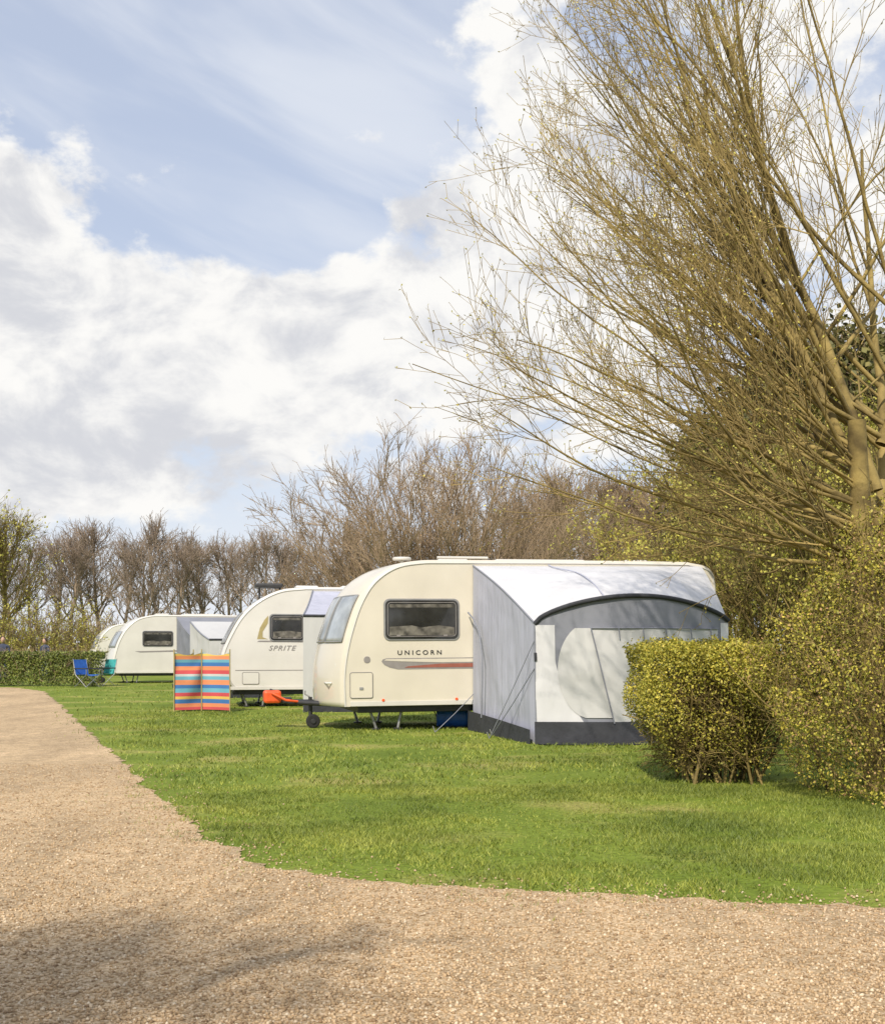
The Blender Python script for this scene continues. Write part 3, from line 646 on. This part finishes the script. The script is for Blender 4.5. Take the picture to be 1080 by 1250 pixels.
for i,(a,b) in enumerate(zip(wpts[:-1],wpts[1:])):
    a=np.array(a);b=np.array(b); n=np.array([b[1]-a[1],-(b[0]-a[0])]); n=n/np.linalg.norm(n)
    def fn(u,v):
        p=a+(b-a)*u+n*(.05*math.sin(math.pi*u)*(1 if i%2 else -1)); return (p[0],p[1],.03+1.15*v-.06*math.sin(math.pi*u)*v)
    grid('canvas_%d'%i,fn,16,16,SM,wb,.045,i)
for p in wpts: tube('pole',[(p[0],p[1]-.02,-.05),(p[0],p[1]-.02,1.24)],.013,M['gold'],wb)

# ---------------- camping chairs & people ----------------
def chair(name,x,y,rz,m):
    e=empty(name,(x,y,0),rz)
    grid('seat',lambda u,v:(-.27+.54*u,-.25+.5*v,.42-.05*math.sin(math.pi*u)),6,6,m,e,.004); grid('backrest',lambda u,v:(-.27+.54*u,.25+.12*v,.42+.5*v),6,6,m,e,.004)
    for sx in (-.28,.28):
        tube('leg_a',[(sx,-.27,0),(sx,.27,.42),(sx,.38,.95)],.013,M['steel'],e); tube('leg_b',[(sx,.3,0),(sx,-.27,.42),(sx,-.27,.62)],.013,M['steel'],e); tube('arm',[(sx,-.3,.62),(sx,.3,.62)],.02,M['dgrey'],e)
    tube('cross',[(-.28,-.27,.02),(.28,-.27,.42)],.01,M['steel'],e); tube('cross_2',[(.28,-.27,.02),(-.28,-.27,.42)],.01,M['steel'],e)
chair('camping_chair',wp(107,41.2),41.2,1.0,M['blue']); chair('camping_chair',wp(126,42.5),42.5,-.6,M['teal'])
def person(x,y,rz,cloth,sit=False):
    e=empty('person',(x,y,0),rz)
    def sk(name,V,Ed,Rr,m):
        me=bpy.data.meshes.new(name); me.from_pydata(V,Ed,[]); me.materials.append(m); o=obj(name,me,e)
        o.modifiers.new('sk','SKIN'); s2_=o.modifiers.new('ss','SUBSURF'); s2_.levels=1; s2_.render_levels=2
        for i,r_ in enumerate(Rr): me.skin_vertices[0].data[i].radius=r_ if isinstance(r_,tuple) else (r_,r_)
        me.skin_vertices[0].data[0].use_root=True; return o
    if sit: hz=.5; kn=[(-.1,-.42,.5),(.1,-.42,.5)]; ft=[(-.1,-.45,.08),(.1,-.45,.08)]; toe=[(-.1,-.6,.04),(.1,-.6,.04)]
    else: hz=.93; kn=[(-.1,-.02,.5),(.1,0,.5)]; ft=[(-.1,.02,.08),(.1,.03,.08)]; toe=[(-.11,-.14,.04),(.12,-.13,.04)]
    V=[(0,0,hz),(0,0,hz+.25),(0,.01,hz+.46),(-.19,.01,hz+.46),(-.24,.0,hz+.18),(-.2,-.18,hz+.02),(.19,.01,hz+.46),(.24,0,hz+.18),(.2,-.18,hz+.02),(0,0,hz+.56),(-.1,0,hz-.04),kn[0],ft[0],toe[0],(.1,0,hz-.04),kn[1],ft[1],toe[1]]
    Ed=[(0,1),(1,2),(2,3),(3,4),(4,5),(2,6),(6,7),(7,8),(2,9),(0,10),(10,11),(11,12),(12,13),(0,14),(14,15),(15,16),(16,17)]
    sk('body',V,Ed,[(.15,.11),(.14,.1),(.13,.09),.065,.05,.035,.065,.05,.035,.055,.09,.06,.045,.04,.09,.06,.045,.04],cloth)
    for nm,c,r_,m in (('head',(0,-.005,hz+.70),(.078,.098,.12),M['skin']),('hair',(0,.02,hz+.735),(.085,.10,.10),M['hair']),('nose',(0,-.105,hz+.69),(.013,.018,.02),M['skin'])):
        bm=bmesh.new(); bmesh.ops.create_uvsphere(bm,u_segments=18,v_segments=12,radius=1); 
        for v in bm.verts: v.co=Vector((c[0]+v.co.x*r_[0],c[1]+v.co.y*r_[1],c[2]+v.co.z*r_[2]))
        me=bpy.data.meshes.new(nm); bm.to_mesh(me); bm.free(); me.materials.append(m); obj(nm,me,e)
        for p in me.polygons: p.use_smooth=True
    for sx in (-1,1):
        for k in range(4):
            tube('finger',[(sx*.2+sx*.012*(k-1.5),-.2,hz+.0),(sx*.2+sx*.014*(k-1.5),-.25,hz-.02),(sx*.2+sx*.014*(k-1.5),-.265,hz-.05)],.008,M['skin'],e)
        tube('thumb',[(sx*.18,-.2,hz+.01),(sx*.155,-.24,hz)],.009,M['skin'],e)
person(wp(4,46),46,.3,M['cloth']); person(wp(55,52),52,-.5,M['cloth'])

# ---------------- world ----------------
sun_el=math.radians(42); sx_,sy_=-.30,-1.0; rot=math.atan2(sx_,sy_)
w=bpy.data.worlds.new('World'); scene.world=w; w.use_nodes=True; nt=w.node_tree; N=nt.nodes; Lk=nt.links; N.clear()
out=N.new('ShaderNodeOutputWorld'); bg=N.new('ShaderNodeBackground'); bg.inputs[1].default_value=.12; Lk.new(bg.outputs[0],out.inputs[0])
sky=N.new('ShaderNodeTexSky'); sky.sky_type='NISHITA'; sky.sun_disc=False; sky.sun_elevation=sun_el; sky.sun_rotation=rot; sky.air_density=1; sky.dust_density=1
tc=N.new('ShaderNodeTexCoord'); nv=N.new('ShaderNodeVectorMath'); nv.operation='NORMALIZE'; Lk.new(tc.outputs['Generated'],nv.inputs[0])
sp=N.new('ShaderNodeSeparateXYZ'); Lk.new(nv.outputs[0],sp.inputs[0])
def mth(op,a,b=None,c=None):
    n=N.new('ShaderNodeMath'); n.operation=op
    for i,v in enumerate((a,b,c)):
        if v is None: continue
        if isinstance(v,(int,float)): n.inputs[i].default_value=v
        else: Lk.new(v,n.inputs[i])
    return n.outputs[0]
az=mth('ARCTAN2',sp.outputs[0],sp.outputs[1]); el=mth('ARCSINE',sp.outputs[2])
def vec(a,b,c=0.0):
    n=N.new('ShaderNodeCombineXYZ')
    for i,v in enumerate((a,b,c)):
        if isinstance(v,(int,float)): n.inputs[i].default_value=v
        else: Lk.new(v,n.inputs[i])
    return n.outputs[0]
def nz(v,s,d=8,r=.55,dist=0):
    n=N.new('ShaderNodeTexNoise'); n.inputs['Scale'].default_value=s; n.inputs['Detail'].default_value=d; n.inputs['Roughness'].default_value=r; n.inputs['Distortion'].default_value=dist; Lk.new(v,n.inputs['Vector']); return n.outputs[0]
def ss(v,a,b,lo=0,hi=1):
    n=N.new('ShaderNodeMapRange'); n.interpolation_type='SMOOTHSTEP'; n.inputs[1].default_value=a; n.inputs[2].default_value=b; n.inputs[3].default_value=lo; n.inputs[4].default_value=hi; Lk.new(v,n.inputs[0]); return n.outputs[0]
def PX(x,y): 
    a=math.atan((x-540)/F); return a,math.atan((HY-y)/F*math.cos(a))
def gauss(x_,y_,sa_,se_,w_):
    a,e_=PX(x_,y_)
    x=mth('DIVIDE',mth('SUBTRACT',az,a),sa_); y=mth('DIVIDE',mth('SUBTRACT',el,e_),se_)
    return mth('MULTIPLY',mth('EXPONENT',mth('MULTIPLY',mth('ADD',mth('MULTIPLY',x,x),mth('MULTIPLY',y,y)),-1.0)),w_)
cv=vec(az,mth('MULTIPLY',el,1.5)); n1=nz(cv,9.0,9,.60,0)
tot=n1
for g in ((5,250,.075,.05,.30),(250,430,.19,.062,.34),(0,450,.14,.08,.30),(120,580,.3,.05,.10),(610,330,.13,.12,.20),(950,250,.25,.22,.22),(620,60,.05,.07,.2),(210,205,.08,.025,.12),(455,160,.03,.012,.14),(340,120,.24,.07,-.12),(200,275,.07,.03,-.12),(400,250,.07,.04,-.10),(430,20,.2,.05,-.1)):
    tot=mth('ADD',tot,gauss(*g))
cm=ss(tot,.56,.69)
st=nz(vec(mth('ADD',az,mth('MULTIPLY',el,.9)),mth('MULTIPLY',mth('ADD',el,mth('MULTIPLY',az,.25)),2.6),3.),5.0,5,.5,.3)
thin=mth('MULTIPLY',ss(st,.38,.70),.6)
lowh=ss(el,.24,.02,0,.8)
veil=mth('MAXIMUM',thin,lowh)
def mixc(f,a,b):
    n=N.new('ShaderNodeMix'); n.data_type='RGBA'
    if isinstance(f,(int,float)): n.inputs[0].default_value=f
    else: Lk.new(f,n.inputs[0])
    for i,v in ((6,a),(7,b)):
        if isinstance(v,tuple): n.inputs[i].default_value=(*v,1)
        else: Lk.new(v,n.inputs[i])
    return n.outputs[2]
base=mixc(.65,sky.outputs[0],(5.6,6.2,7.6))
base=mixc(veil,base,(7.1,7.35,7.8))
n2=nz(cv,11.0,7,.6,.3)
sh=mth('ADD',mth('MULTIPLY',n2,.9),gauss(170,550,.16,.035,-.14)); sh=mth('ADD',sh,gauss(0,330,.07,.03,-.12)); sh=mth('ADD',sh,gauss(360,440,.12,.03,-.06))
ccol=mixc(ss(sh,.27,.50),(5.7,5.8,6.15),(8.2,8.1,7.9))
base=mixc(cm,base,ccol)
Lk.new(base,bg.inputs[0])
sl=bpy.data.lights.new('sun','SUN'); sl.energy=4.4; sl.angle=math.radians(.8); sl.color=(1,.91,.77)
so=bpy.data.objects.new('sun',sl); link(so)
dv=Vector((sx_,sy_,0)).normalized()*math.cos(sun_el)+Vector((0,0,math.sin(sun_el))); so.rotation_euler=dv.to_track_quat('Z','Y').to_euler(); so.location=(0,-10,30)
cd=bpy.data.cameras.new('camera'); cam=bpy.data.objects.new('camera',cd); link(cam); cam.location=(0,0,H); cam.rotation_euler=(math.pi/2,0,0)
cd.sensor_fit='VERTICAL'; cd.sensor_height=36; cd.sensor_width=36; cd.lens=F/1250*36; cd.shift_y=(HY-625)/1250; cd.clip_end=2000; cd.clip_start=.05
scene.camera=cam
